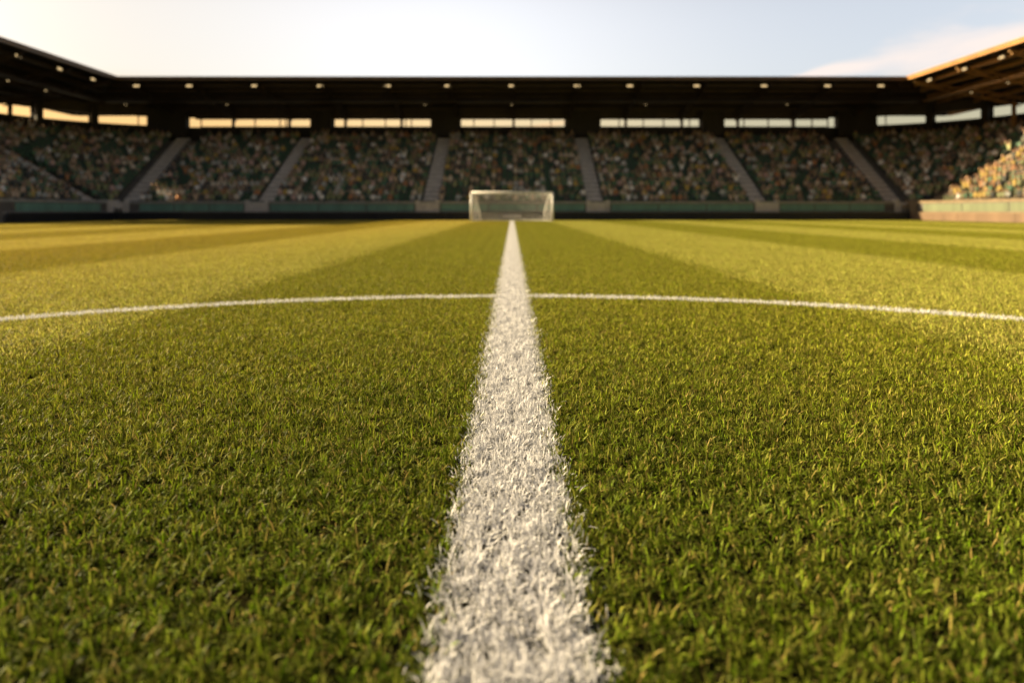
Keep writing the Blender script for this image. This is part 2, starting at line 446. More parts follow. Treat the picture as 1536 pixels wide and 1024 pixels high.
def seat_row(mb, place, t0, t1, k, spacing, arc=False):
    """one row of tip-up plastic seats: a low pan and a back for each place"""
    r = R_ROW + k * TREAD; z = Z_ROW + k * RISE
    rr = r + 0.5
    n = int(((t1 - t0) * (rr if arc else 1)) / spacing)
    if n < 1: return []
    got = []
    for i in range(n):
        c = t0 + (t1 - t0) * (i + 0.5) / n; hw = 0.22 / (rr if arc else 1)
        prism(mb, place, c - hw, c + hw, r + 0.40, r + 0.78, z + 0.40, z + 0.45)
        prism(mb, place, c - hw, c + hw, r + 0.76, r + 0.82, z + 0.46, z + 0.86)
        got.append((c, r + 0.62, z))
    return got

def rear_wall(parent, place, ts_seg, piers, windows, r=R_BACK, arc=False):
    """rear parapet, solid piers and barred openings between them"""
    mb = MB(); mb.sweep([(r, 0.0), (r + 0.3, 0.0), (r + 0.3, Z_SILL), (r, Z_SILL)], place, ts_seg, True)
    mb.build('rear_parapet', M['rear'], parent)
    for (a, b) in piers:
        m2 = MB(); n = 8 if arc else 2
        m2.sweep([(r - 0.9, Z_SILL - 1.2), (r + 0.32, Z_SILL - 1.2), (r + 0.32, Z_HEAD + 0.35), (r - 0.9, Z_HEAD + 0.35)], place, np.linspace(a, b, n), True)
        m2.build('stair_head', M['rear'], parent)
    for (a, b, bars) in windows:
        e = 0.06 if not arc else 0.06 / 17
        m2 = MB(); n = 6 if arc else 2
        m2.sweep([(r + 0.05, Z_SILL + 0.002), (r + 0.25, Z_SILL + 0.002), (r + 0.25, Z_SILL + 0.1), (r + 0.05, Z_SILL + 0.1)], place, np.linspace(a, b, n), True)
        for c in [a + e, *bars, b - e]:
            prism(m2, place, c - e, c + e, r + 0.08, r + 0.22, Z_SILL + 0.102, Z_HEAD + 0.2)
        m2.build('window_bars', M['frame'], parent)

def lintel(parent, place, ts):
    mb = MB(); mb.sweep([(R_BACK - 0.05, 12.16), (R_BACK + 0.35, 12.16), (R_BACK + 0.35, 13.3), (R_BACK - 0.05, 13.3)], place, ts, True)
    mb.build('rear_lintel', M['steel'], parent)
def wall_panels(parent, place, spans, arc=False, mat='teal'):
    for (a, b) in spans:
        m2 = MB(); m2.sweep(PANEL_PROF, place, np.linspace(a, b, 10 if arc else 2), True)
        m2.build('wall_panel', M[mat], parent)

AISLES = [-24.9, -8.25, 8.4, 24.9]
# ---- far stand
T_END = PX
far = tag(empty('grandstand', (0, PY, 0)), 'long covered grandstand behind the goal, its crowd in shade', 'grandstand', 'stands around the pitch')
def at_parent(p):      # children are built in world coordinates, so shift them back
    for ch in p.children: ch.location = ch.location - p.location
mb = MB(); mb.sweep(prof, far_place, [-T_END, T_END], True); mb.build('terrace', M['concrete'], far)
mb = MB(); mb.sweep(WALL_PROF, far_place, [-T_END, T_END], True); fw = mb.build('front_wall', M['concrete'], far)
mb = MB(); mb.sweep(COPING_PROF, far_place, [-T_END, T_END], True); mb.build('coping', M['coping'], fw)
mb = MB(); mb.sweep(SILL_PROF, far_place, [-T_END, T_END], True); mb.build('wall_ledge', M['coping'], fw)
edges = [-T_END + 1.6] + [v for a in AISLES for v in (a - 1.25, a + 1.25)] + [T_END - 1.6]
spans = []
for i in range(0, len(edges), 2):
    a, b = edges[i], edges[i + 1]; n = 3
    for j in range(n): spans.append((a + (b - a) * j / n + 0.06, a + (b - a) * (j + 1) / n - 0.06))
wall_panels(fw, far_place, spans)
FAR_AISLES = [(a, 0.0) for a in AISLES] + [(-PX - 0.5, -0.10), (PX + 0.5, 0.10)]
for (a, sk) in FAR_AISLES:
    mb = MB(); stair_mesh(mb, far_place, a, 1.55, sk)
    st = mb.build('aisle_stair', M['stair'], far)
    mb = MB()
    prism(mb, far_place, a - 1.15, a - 0.75, R_WALL - 0.12, R_WALL + 0.5, 0.76, 1.95)
    prism(mb, far_place, a + 0.75, a + 1.15, R_WALL - 0.12, R_WALL + 0.5, 0.76, 1.95)
    prism(mb, far_place, a - 0.748, a + 0.748, R_WALL - 0.08, R_WALL + 1.7, 0.76, 1.72)
    mb.build('stair_foot', M['stair'], st)
for k in range(N_ROWS):
    rsk = 0.10 * k * TREAD
    cuts = [-T_END - 0.2] + [v for a in AISLES for v in (a - 0.85, a + 0.85)] + [T_END + 0.2]
    for i in range(0, len(cuts), 2):
        a, b = cuts[i], cuts[i + 1]
        if i == 0: a = -PX + 0.5 - rsk * 0
        if i == len(cuts) - 2: b = PX - 0.5
        mb = MB(); got = seat_row(mb, far_place, a, b, k, 0.56)
        mb.build('seat_row', M['seat'], far)
        seat_spots += [(*far_place(*g), 0.0, 'far', k) for g in got]
rear_wall(far, far_place, [-T_END - 1, T_END + 1],
          [(-24.6, -22.0), (-9.9, -6.4), (6.6, 10.8), (23.2, 25.9)],
          [(-38.4, -24.62, (-34.4, -31.7, -28.6, -27.9)), (-21.98, -9.92, (-18.4, -15.6, -13.1, -12.4)), (-6.38, 6.58, (-4.7, -2.2, 0.1, 2.4, 4.8)), (10.82, 23.18, (13.2, 16.2, 18.7, 21.9)), (25.92, 39.0, (28.6, 31.6, 34.5, 37.0))])

lintel(far, far_place, [-T_END - 1, T_END + 1])
# ---- side stands
def side_stand(name_label, place, y0, sgn):
    p = tag(empty('grandstand', (sgn * PX, 0, 0)), name_label, 'grandstand', 'stands around the pitch')
    y1 = PY
    mb = MB(); mb.sweep(prof, place, [y0, y1], True); mb.build('terrace', M['concrete'], p)
    mb = MB(); mb.sweep(WALL_PROF, place, [y0, y1 - 0.3], True); fw = mb.build('front_wall', M['concrete'], p)
    mb = MB(); mb.sweep(COPING_PROF, place, [y0, y1 - 0.3], True); mb.build('coping', (M['coping_sunlit'] if sgn > 0 else M['coping']), fw)
    mb = MB(); mb.sweep(SILL_PROF, place, [y0, y1 - 0.3], True); mb.build('wall_ledge', (M['coping_sunlit'] if sgn > 0 else M['coping']), fw)
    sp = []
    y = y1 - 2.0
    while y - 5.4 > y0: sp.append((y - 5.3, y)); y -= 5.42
    wall_panels(fw, place, sp, mat='teal_sunlit' if sgn > 0 else 'teal')
    aisles = [a for a in (y1 + 0.1, y1 - 17.4, y1 - 34.0) if a > y0 + 1]
    for a in aisles:
        mb = MB(); stair_mesh(mb, place, a, 1.9); st = mb.build('aisle_stair', (M['coping_sunlit'] if sgn > 0 else M['stair']), p)
        mb = MB(); prism(mb, place, a - 1.1, a + 0.9, R_WALL - 0.1, R_WALL + 1.6, 0.76, 1.95); mb.build('stair_foot', (M['coping_sunlit'] if sgn > 0 else M['stair']), st)
    bounds = [y1] + aisles + [y0]
    edges = []
    for i, a in enumerate(aisles):
        lo = aisles[i + 1] + 1.1 if i + 1 < len(aisles) else y0 + 0.2
        edges.append((lo, a - 1.1))
    for k in range(N_ROWS):
        for (a, b) in edges:
            if b - a < 0.6: continue
            mb = MB(); got = seat_row(mb, place, a, b, k, 0.56); mb.build('seat_row', M['seat_sunlit'] if sgn > 0 else M['seat'], p)
            seat_spots.extend((*place(*g), -sgn * math.pi / 2, 'right' if sgn > 0 else 'left', k) for g in got)
    rear_wall(p, place, [y0, y1], [(y1 - 3.2, y1 - 1.6)],
              [(y0 + 0.3, y1 - 3.22, tuple(np.arange(y0 + 3, y1 - 4, 2.6))), (y1 - 1.58, y1, ())])
    lintel(p, place, [y0, y1])
    # closed gable at the end away from the far stand
    mb = MB(); mb.add([place(y0 - 0.004, R_WALL + 0.3, 0), place(y0 - 0.004, R_WALL + 0.3, 1.15)] +
                      [place(y0 - 0.004, R_BACK, Z_ROW + N_ROWS * RISE), place(y0 - 0.004, R_BACK, 0)], [(0, 1, 2, 3)])
    return p
right = side_stand('covered grandstand along the right touchline, its crowd in warm sunlight', right_place, 22.0, 1)
left = side_stand('covered grandstand along the left touchline, dark against the glowing sky', left_place, 50.5, -1)

# ---- corner stands
def corner_stand(sgn, label):
    place = corner_place(sgn); p = tag(empty('corner_stand', (sgn * PX, PY, 0)), label, 'grandstand', 'stands around the pitch')
    ts = np.linspace(0, math.pi / 2, 19)
    mb = MB(); mb.sweep([(0.05, 0), (0.05, 1.15), *prof[1:-1]], place, ts, True); mb.build('terrace', M['concrete'], p)
    for k in range(N_ROWS):
        rr = R_ROW + k * TREAD + 0.6
        a = 0.10 + 1.6 / rr; b = math.pi / 2 - 1.25 / rr
        if b - a < 0.1: continue
        mb = MB(); got = seat_row(mb, place, a, b, k, 0.56, True); mb.build('seat_row', M['seat'], p)
        for g in got:
            seat_spots.append((*place(*g), -sgn * g[0], 'corner right' if sgn > 0 else 'corner left', k))
    mb = MB(); prism(mb, place, 0.02, math.pi/2 - 0.02, 0.1, 0.62, 0, 1.5)
    mb.build('front_pier', M['coping_sunlit'] if sgn > 0 else M['stair'], p)
    q = math.pi / 2
    rear_wall(p, place, ts, [(0.10, 0.36), (0.66, 0.70), (0.98, 1.02), (1.28, 1.34)],
              [(0.362, 0.658, (0.42,)), (0.702, 0.978, ()), (1.022, 1.278, ()), (1.342, 1.56, (1.43, 1.50))], arc=True)
    # closed band over the openings, up to the roof
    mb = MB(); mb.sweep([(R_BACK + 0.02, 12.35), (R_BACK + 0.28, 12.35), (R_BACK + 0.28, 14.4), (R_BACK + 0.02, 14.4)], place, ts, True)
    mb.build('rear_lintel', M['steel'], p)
    return p
cr = corner_stand(1, 'shaded curved corner stand beside the sunlit right stand')
cl = corner_stand(-1, 'shaded curved corner stand beside the dark left stand')

# ------------------------------------------------------------------ roofs (parts of their stands)
def roof_z(d): return ROOF_Z - ROOF_SLOPE * d
DEEP = FAR_BACK - FAR_FRONT
def roof(parent, axis, y0=None, sgn=1):
    TH = 0.09
    ST = M['steel_sunlit'] if (axis == 'side' and sgn > 0) else M['steel']
    if axis == 'far':
        P = lambda s, d: (s, FAR_FRONT + d)
        lo = lambda d: -SIDE_FRONT - d; hi = lambda d: SIDE_FRONT + d
    else:
        P = lambda s, d: (sgn * (SIDE_FRONT + d), s)
        lo = lambda d: y0; hi = lambda d: FAR_FRONT + d
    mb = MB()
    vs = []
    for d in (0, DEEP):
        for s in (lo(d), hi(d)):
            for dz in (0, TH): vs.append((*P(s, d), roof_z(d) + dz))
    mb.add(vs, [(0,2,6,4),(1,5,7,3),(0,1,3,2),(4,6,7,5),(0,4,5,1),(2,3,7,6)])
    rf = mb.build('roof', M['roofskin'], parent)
    def strip(name, d, drop0, drop1, w, mat, e0=0.0):
        m2 = MB(); a, b = lo(d) + e0, hi(d) - e0
        z = roof_z(d)
        q = [(*P(s, dd), z + dz) for s in (a, b) for dd in (d - w / 2, d + w / 2) for dz in (drop0, drop1)]
        m2.add(q, [(0,1,3,2),(4,6,7,5),(0,4,5,1),(2,3,7,6),(0,2,6,4),(1,5,7,3)])
        return m2.build(name, mat, rf)
    TRIM = M['fascia_sunlit'] if (axis == 'side' and sgn > 0) else M['fascia']
    strip('fascia', -0.08, -0.22, 0.12, 0.12, TRIM)
    strip('gutter', -0.20, 0.02, 0.14, 0.11, TRIM)
    for d in (1.6, 3.4, 5.4, 7.6, 10.0, 12.2):
        strip('purlin', d, -0.42, -0.02, 0.16, ST, 0.2)
    strip('catwalk', 4.4, -1.15, -1.03, 0.9, ST, 0.5)
    # cantilever rafters: a tapering trussed beam from the rear up to the front edge
    a, b = lo(0) + 1.0, hi(0) - 0.6
    n = max(2, int(round((b - a) / 7.0)))
    for i in range(n + 1):
        s = a + (b - a) * i / n
        m2 = MB()
        top0 = Vector((*P(s, 0.3), roof_z(0.3) - 0.40)); top1 = Vector((*P(s, DEEP - 0.6), roof_z(DEEP - 0.6) - 0.40))
        bot0 = Vector((*P(s, 0.5), roof_z(0.5) - 0.62)); bot1 = Vector((*P(s, DEEP - 2.0), roof_z(DEEP - 2.0) - 1.25))
        m2.beam(top0, top1, 0.16, 0.16); m2.beam(bot0, bot1, 0.14, 0.14)
        prev = None
        for j in range(8):
            t = j / 7
            tp = top0.lerp(top1, t); bp_ = bot0.lerp(bot1, min(1, t + 0.07))
            m2.beam(tp, bp_, 0.08, 0.08)
            if prev is not None: m2.beam(prev, tp, 0.07, 0.07)
            prev = bp_
        # column down to the rear of the terrace
        cx = Vector((*P(s, DEEP - 2.6), roof_z(DEEP - 2.6) - 1.0)); 
        m2.beam(cx, (cx.x, cx.y, 9.0), 0.30, 0.30)
        m2.build('rafter', ST, rf)
    return rf
roof(far, 'far'); roof(right, 'side', 22.0, 1); roof(left, 'side', 50.5, -1)
for p in (far, right, left, cr, cl): at_parent(p)

# ------------------------------------------------------------------ floodlights under the roof edge
def make_floodlight():
    root = empty('floodlight')
    mb = MB(); mb.add([(-0.42,-0.16,-0.13),(0.42,-0.16,-0.13),(0.42,0.16,-0.06),(-0.42,0.16,-0.06),
                       (-0.36,-0.10,0.16),(0.36,-0.10,0.16),(0.36,0.14,0.16),(-0.36,0.14,0.16)],
                      [(0,3,2,1),(4,5,6,7),(0,1,5,4),(1,2,6,5),(2,3,7,6),(3,0,4,7)])
    mb.build('housing', M['lamp_body'], root)
    mb = MB(); mb.add([(-0.39,-0.172,-0.11),(0.39,-0.172,-0.11),(0.345,-0.118,0.13),(-0.345,-0.118,0.13)], [(0,1,2,3)])
    mb.v += [(-0.39,-0.185,-0.115),(0.39,-0.185,-0.115),(0.345,-0.131,0.135),(-0.345,-0.131,0.135)]
    mb.f = [(4,5,6,7),(0,3,2,1),(0,1,5,4),(1,2,6,5),(2,3,7,6),(3,0,4,7)]
    mb.build('lens', M['lens'], root)
    mb = MB(); mb.beam((-0.3,0,0.161),(-0.3,0,0.55),0.05,0.05); mb.beam((0.3,0,0.161),(0.3,0,0.55),0.05,0.05); mb.beam((-0.36,0,0.575),(0.36,0,0.575),0.06,0.05)
    mb.build('bracket', M['steel'], root)
    return root
proto = make_floodlight(); used = [False]
def place_copy(proto, used, loc, rz, scale=1.0):
    if not used[0]:
        used[0] = True; o = proto
    else:
        o = proto.copy(); C.objects.link(o)
        for ch in list(proto.children):
            c = ch.copy(); C.objects.link(c); c.parent = o
    o.location = loc; o.rotation_euler = (0, 0, rz); o.scale = (scale * 0.86,) * 3
    return o
def ordinal(n): return ['first','second','third','fourth','fifth','sixth','seventh','eighth','ninth','tenth','eleventh','twelfth','thirteenth','fourteenth','fifteenth','sixteenth','seventeenth'][n]
px_far = [205, 284, 382, 480, 581, 671, 767, 865, 944, 1044, 1145, 1240, 1320]
for i, u in enumerate(px_far):
    y = FAR_FRONT + 0.9
    o = place_copy(proto, used, ((u - 767.5) / F_PX * y, y, roof_z(0.9) - 0.52), 0)
    tag(o, f'lit floodlight under the far roof edge, {ordinal(i)} from the left', 'floodlight', 'floodlights under the roof edge')
for i, (sgn, y, w) in enumerate([(-1, 68.2, 'nearest the far stand'), (-1, 63.2, 'middle of the three'), (-1, 57.9, 'nearest the picture edge'),
                                 (1, 68.5, 'nearest the far stand'), (1, 63.2, 'middle of the three'), (1, 58.4, 'nearest the picture edge')]):
    o = place_copy(proto, used, (sgn * (SIDE_FRONT + 0.9), y, roof_z(0.9) - 0.52), -sgn * math.pi / 2)
    tag(o, f"lit floodlight under the {'left' if sgn < 0 else 'right'} roof edge, {w}", 'floodlight', 'floodlights under the roof edge')
# small lamps on the catwalk deeper under the roof
def make_spot():
    root = empty('roof_lamp')
    mb = MB(); mb.tube([(0,0,0.0),(0,0,0.10),(0,0,0.22)], 0.16, 12); mb.build('shade', M['lamp_body'], root)
    mb = MB(); mb.tube([(0,0,-0.05),(0,0,-0.004)], 0.13, 12); mb.build('lens', M['lens'], root)
    return root
sp = make_spot(); used2 = [False]
for i, (u, wh) in enumerate([(188,'far left'),(340,'left'),(637,'left of the goal'),(767,'straight above the goal'),(968,'right of the goal'),(1180,'right')]):
    y = FAR_FRONT + 4.4
    o = place_copy(sp, used2, ((u - 767.5) / F_PX * y, y, roof_z(4.4) - 1.42), 0, 0.8)
    tag(o, f'small dim lamp hanging under the dark far roof, {wh}', 'lamp', 'small lamps under the roof')
for i, (sgn, y, wh) in enumerate([(-1, 66.5, 'nearer the corner'), (-1, 61.5, 'farther from the corner'), (1, 67.5, 'nearer the corner'), (1, 62.5, 'farther from the corner')]):
    o = place_copy(sp, used2, (sgn * (SIDE_FRONT + 4.4), y, roof_z(4.4) - 1.42), 0, 1.0)
    tag(o, f"small lamp hanging under the {'left' if sgn < 0 else 'right'} roof, {wh}", 'lamp', 'small lamps under the roof')

# ------------------------------------------------------------------ perimeter boards
b = tag(empty('perimeter_board', (0, 64.0, 0)), 'long low black board along the foot of the far stand', 'board')
x = -38.2; n = 12; w = 76.4 / n
for i in range(n):
    mb = MB(); mb.box(x + i * w + 0.015, x + (i + 1) * w - 0.015, -0.05, 0.05, 0.03, 0.74); mb.build('panel', M['board'], b)
mb = MB(); mb.box(x, -x, -0.065, 0.065, 0.742, 0.785); mb.build('top_rail', M['steel'], b)
for i in range(n + 1):
    mb = MB(); mb.beam((x + i * w, 0.052, 0.60), (x + i * w, 0.55, 0.02), 0.05, 0.05); mb.build('brace', M['steel'], b)
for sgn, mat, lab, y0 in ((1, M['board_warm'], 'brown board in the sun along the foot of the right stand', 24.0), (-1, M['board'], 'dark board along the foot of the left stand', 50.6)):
    b = tag(empty('perimeter_board', (sgn * 38.25, 0, 0)), lab, 'board')
    y = y0; k = 0; L_ = (63.9 - y0); n = int(L_ / 6.3)
    for i in range(n):
        mb = MB(); mb.box(-0.05, 0.05, y0 + i * L_ / n + 0.015, y0 + (i + 1) * L_ / n - 0.015, 0.03, 0.74); mb.build('panel', mat, b)
    mb = MB(); mb.box(-0.065, 0.065, y0, 63.9, 0.742, 0.785); mb.build('top_rail', M['coping_sunlit'] if sgn > 0 else M['steel'], b)

# ------------------------------------------------------------------ goal
GY, GW, GH, GD = 58.6, 6.95, 2.52, 2.2
goal = tag(empty('goal', (0, GY, 0)), 'white football goal with a white net at the end of the line', 'goal')
rp = 0.095; hw = GW / 2 + rp
for s in (-1, 1):
    mb = MB(); mb.tube([(s * hw, 0, 0), (s * hw, 0, GH + 0.004)], rp, 16); mb.build('post', M['post'], goal, True)
mb = MB(); mb.tube([(-hw + 0.02, 0, GH), (hw - 0.02, 0, GH)], rp * 0.97, 16); mb.build('crossbar', M['post'], goal, True)
for s in (-1, 1):
    mb = MB(); mb.tube([(s * hw, 0.06, GH - 0.02), (s * (hw - 0.15), 0.75, GH - 0.10), (s * (hw - 0.35), 1.25, GH - 0.55), (s * (hw - 0.6), 1.9, 0.9), (s * (hw - 0.75), GD, 0.06)], 0.035, 8)
    mb.build('net_stay', M['post'], goal, True)
mb = MB(); mb.tube([(-hw + 0.06, 0.1, 0.05), (-hw + 0.75, GD, 0.05), (hw - 0.75, GD, 0.05), (hw - 0.06, 0.1, 0.05)], 0.04, 8)
mb.build('ground_bar', M['post'], goal, True)
# net: a sheet with a sag, meshed in cords (top and back in one run, then the two sides)
prof_net = [(0.05, GH - 0.05), (0.75, GH - 0.22), (1.25, GH - 0.62), (1.9, 0.86), (GD, 0.08)]
def net_pt(u, t):
    f = t * (len(prof_net) - 1); i = min(int(f), len(prof_net) - 2); q = f - i
    y = prof_net[i][0] * (1 - q) + prof_net[i + 1][0] * q; z = prof_net[i][1] * (1 - q) + prof_net[i + 1][1] * q
    w = hw - 0.05 - 0.7 * min(1, y / GD)
    sag = 0.10 * math.sin(math.pi * u) * math.sin(math.pi * t) + 0.02 * math.sin(u * 47) * math.sin(t * 9)
    return Vector((-w + 2 * w * u, y, z - sag))
cord = 0.009
mb = MB()
for i in range(43):
    pts = [net_pt(i / 42, t / 12) for t in range(13)]
    mb.tube(pts, cord * 0.6, 3, False)
for j in range(1, 22):
    pts = [net_pt(u / 20, j / 22) for u in range(21)]
    mb.tube(pts, cord * 0.6, 3, False)
for s in (0, 1):
    for j in range(0, 25):
        a = net_pt(s, j / 24); c = Vector((a.x, 0.05, a.z)); c.x = (1 if s else -1) * (hw - 0.05)
        mb.tube([c, a], cord * 0.6, 3, False)
    for j in range(1, 14):
        y = GD * j / 14; 
        tt = next((t / 60 for t in range(61) if net_pt(s, t / 60).y >= y), 1.0)
        a = net_pt(s, tt); mb.tube([a, (a.x, a.y, 0.06)], cord * 0.6, 3, False)
nt_obj = mb.build('net', M['net'], goal)
# pale sign plate leaning on the board behind the goal
pl = tag(empty('sign_plate', (0.05, 63.80, 0)), 'small pale plate standing behind the goal against the black board', 'plate')
mb = MB(); mb.box(-0.85, 0.85, -0.03, 0.03, 0.30, 0.55); mb.build('plate', M['pale'], pl)
mb = MB()
for s in (-0.7, 0.7): mb.box(s - 0.03, s + 0.03, -0.025, 0.025, 0.0, 0.298)
mb.build('foot', M['steel'], pl)

# ------------------------------------------------------------------ spectators
SKIN = [(0.42, 0.26, 0.18), (0.50, 0.32, 0.23), (0.24, 0.13, 0.08), (0.36, 0.21, 0.14)]
HAIR = [(0.02, 0.015, 0.01), (0.06, 0.035, 0.02), (0.16, 0.10, 0.05), (0.10, 0.09, 0.08)]
TOPS = [('white', (0.62, 0.60, 0.56), 8), ('cream', (0.46, 0.40, 0.31), 10), ('tan', (0.38, 0.29, 0.20), 14), ('rust orange', (0.32, 0.155, 0.07), 6),
        ('dark green', (0.075, 0.15, 0.09), 26), ('ochre yellow', (0.38, 0.27, 0.07), 7), ('grey', (0.33, 0.34, 0.31), 18), ('black', (0.06, 0.065, 0.06), 12),
        ('pink', (0.42, 0.29, 0.25), 6), ('brown', (0.19, 0.145, 0.10), 14), ('olive green', (0.19, 0.205, 0.10), 26)]
TROUSERS = [(0.06, 0.07, 0.09), (0.09, 0.085, 0.07), (0.24, 0.20, 0.14), (0.05, 0.055, 0.05), (0.12, 0.14, 0.13)]
def pose_mesh(kind, detail):
    """a seated figure grown as one skin from a skeleton; origin at the feet's floor under the hips, facing -Y"""
    V = []; E = []; Rr = []
    def v(p, r, par=None):
        V.append(p); Rr.append(r); i = len(V) - 1
        if par is not None: E.append((par, i))
        return i
    lean = {'lap': -0.02, 'lean': -0.16, 'cheer': 0.0}[kind]
    pel = v((0, 0.02, 0.50), (0.155, 0.12))
    wst = v((0, 0.03 + lean * 0.35, 0.70), (0.15, 0.11), pel)
    che = v((0, 0.03 + lean * 0.8, 0.92), (0.17, 0.12), wst)
    nk0 = v((0, 0.03 + lean, 1.06), (0.075, 0.07), che)
    nk = v((0, 0.015 + lean * 1.1, 1.12), (0.055, 0.055), nk0)
    hd = v((0, -0.01 + lean * 1.2, 1.20), (0.078, 0.092), nk)
    v((0, 0.0 + lean * 1.2, 1.31), (0.07, 0.082), hd)
    for s in (-1, 1):
        sh = v((s * 0.19, 0.03 + lean * 0.9, 0.99), (0.062, 0.062), che)
        if kind == 'cheer':
            el = v((s * 0.30, -0.08, 1.16), (0.045, 0.045), sh); wr = v((s * 0.26, -0.10, 1.40), (0.034, 0.034), el); v((s * 0.25, -0.11, 1.50), (0.032, 0.04), wr)
        elif kind == 'lean':
            el = v((s * 0.25, -0.20, 0.74), (0.045, 0.045), sh); wr = v((s * 0.12, -0.36, 0.66), (0.034, 0.034), el); v((s * 0.04, -0.42, 0.66), (0.036, 0.03), wr)
        else:
            el = v((s * 0.27, 0.0, 0.72), (0.045, 0.045), sh); wr = v((s * 0.15, -0.20, 0.63), (0.034, 0.034), el); v((s * 0.10, -0.29, 0.62), (0.036, 0.03), wr)
        hp = v((s * 0.10, -0.03, 0.50), (0.095, 0.085), pel)
        kn = v((s * 0.13, -0.44, 0.50), (0.062, 0.062), hp)
        an = v((s * 0.12, -0.42, 0.10), (0.045, 0.045), kn)
        v((s * 0.13, -0.56, 0.045), (0.042, 0.035), an)
    me = bpy.data.meshes.new('figure'); me.from_pydata(V, E, [])
    o = bpy.data.objects.new('figure', me); C.objects.link(o)
    md = o.modifiers.new('skin', 'SKIN'); md.use_smooth_shade = True
    for i, s in enumerate(me.skin_vertices[0].data):
        s.radius = Rr[i]; s.use_root = (i == 0)
    if detail:
        sd = o.modifiers.new('sub', 'SUBSURF'); sd.levels = 1; sd.render_levels = 1
    dg = bpy.context.evaluated_depsgraph_get(); ev = o.evaluated_get(dg)
    m2 = bpy.data.meshes.new_from_object(ev)
    bpy.data.objects.remove(o); bpy.data.meshes.remove(me)
    co = np.zeros(len(m2.vertices) * 3); m2.vertices.foreach_get('co', co); co = co.reshape(-1, 3)
    x, y, z = co.T
    reg = np.ones(len(co), int)                              # 1 = top
    reg[(z < 0.58) & ~((np.abs(x) < 0.30) & (z > 0.57))] = 2   # trousers
    hands = {'lap': (y < -0.22) & (z > 0.57) & (z < 0.72), 'lean': (y < -0.34) & (z > 0.59) & (z < 0.78), 'cheer': (z > 1.36) & (np.abs(x) > 0.15)}[kind]
    reg[z < 0.10] = 4
    reg[(z > 1.08) & (np.abs(x) < 0.12)] = 0
    reg[hands] = 0
    yy = lean * 1.2
    reg[(np.abs(x) < 0.12) & (((z > 1.16) & (y > yy + 0.03)) | (z > 1.30))] = 3
    return m2, co, reg
def outfit(rs, top):
    sk = SKIN[rs.integers(len(SKIN))]; ha = HAIR[rs.integers(len(HAIR))]; tr = TROUSERS[rs.integers(len(TROUSERS))]
    return np.array([sk, top, tr, ha, (0.03, 0.028, 0.025)])
def person_material():
    m, nt, N, L, P = new_mat('clothes_and_skin')
    a = N.new('ShaderNodeAttribute'); a.attribute_name = 'pigment'
    tc = N.new('ShaderNodeTexCoord')
    n = ramp(nt, noise(nt, tc.outputs['Object'], 9.0, 4), 0.3, 0.7)
    hs = N.new('ShaderNodeHueSaturation'); L.new(a.outputs['Color'], hs.inputs['Color'])
    L.new(math_node(nt, 'ADD', math_node(nt, 'MULTIPLY', n, 0.4), 1.45), hs.inputs['Value'])
    L.new(hs.outputs['Color'], P.inputs['Base Color']); P.inputs['Roughness'].default_value = 0.85
    return m
M['person'] = person_material()
POSES = ['lap', 'lean', 'cheer', 'lap']
fine = {k: pose_mesh(k, True) for k in ('lap', 'lean', 'cheer')}
coarse = {k: pose_mesh(k, False) for k in ('lap', 'lean', 'cheer')}
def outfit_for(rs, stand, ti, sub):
    """outfit colours, darkened on the sunlit stand to offset the strong sun"""
    sun_cut = 0.40 if stand == 'right' else 1.0
    fit = outfit(rs, tuple(c * sun_cut for c in TOPS[ti][1]))
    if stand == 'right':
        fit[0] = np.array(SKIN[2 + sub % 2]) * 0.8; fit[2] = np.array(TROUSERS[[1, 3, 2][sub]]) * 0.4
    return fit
def paint(me, cols):
    a = me.attributes.new('pigment', 'FLOAT_COLOR', 'POINT')
    a.data.foreach_set('color', np.concatenate([cols, np.ones((len(cols), 1))], 1).reshape(-1).astype(np.float32))

wts = np.array([t[2] for t in TOPS], float); wts /= wts.sum()
wts_r = np.array([1, 2, 4, 14, 18, 40, 1, 8, 1, 14, 30], float); wts_r /= wts_r.sum()   # orange and ochre weighted up so warm sunlight sits in the clothing colours
def in_frame(x, y, z):
    u = 767.5 + x / y * F_PX; v_ = 316 - (z + 0.9 - CAM_H) / y * F_PX
    return -12 < u < 1548 and v_ > -20
people = []
for (x, y, z, hd, stand, k) in seat_spots:
    fill = 0.64 if stand != 'left' else 0.66
    clump = math.sin(x * 0.9 + k * 0.7) * math.sin(x * 0.37 - k * 0.9 + y * 0.3)
    if random.random() > fill + 0.22 * clump: continue
    people.append((x, y, z, hd, stand, k))
vis = [p for p in people if in_frame(*p[:3])]
vis.sort(key=lambda p: math.hypot(p[0], p[1]))
near = vis[:300]; nearset = set(id(p) for p in near)
rest = [p for p in people if id(p) not in nearset and (p[1] > 42)]
variants = {}
STAND_TXT = {'right': 'sunlit right stand', 'left': 'dark left stand', 'far': 'stand behind the goal',
             'corner right': 'shaded right corner stand', 'corner left': 'shaded left corner stand'}
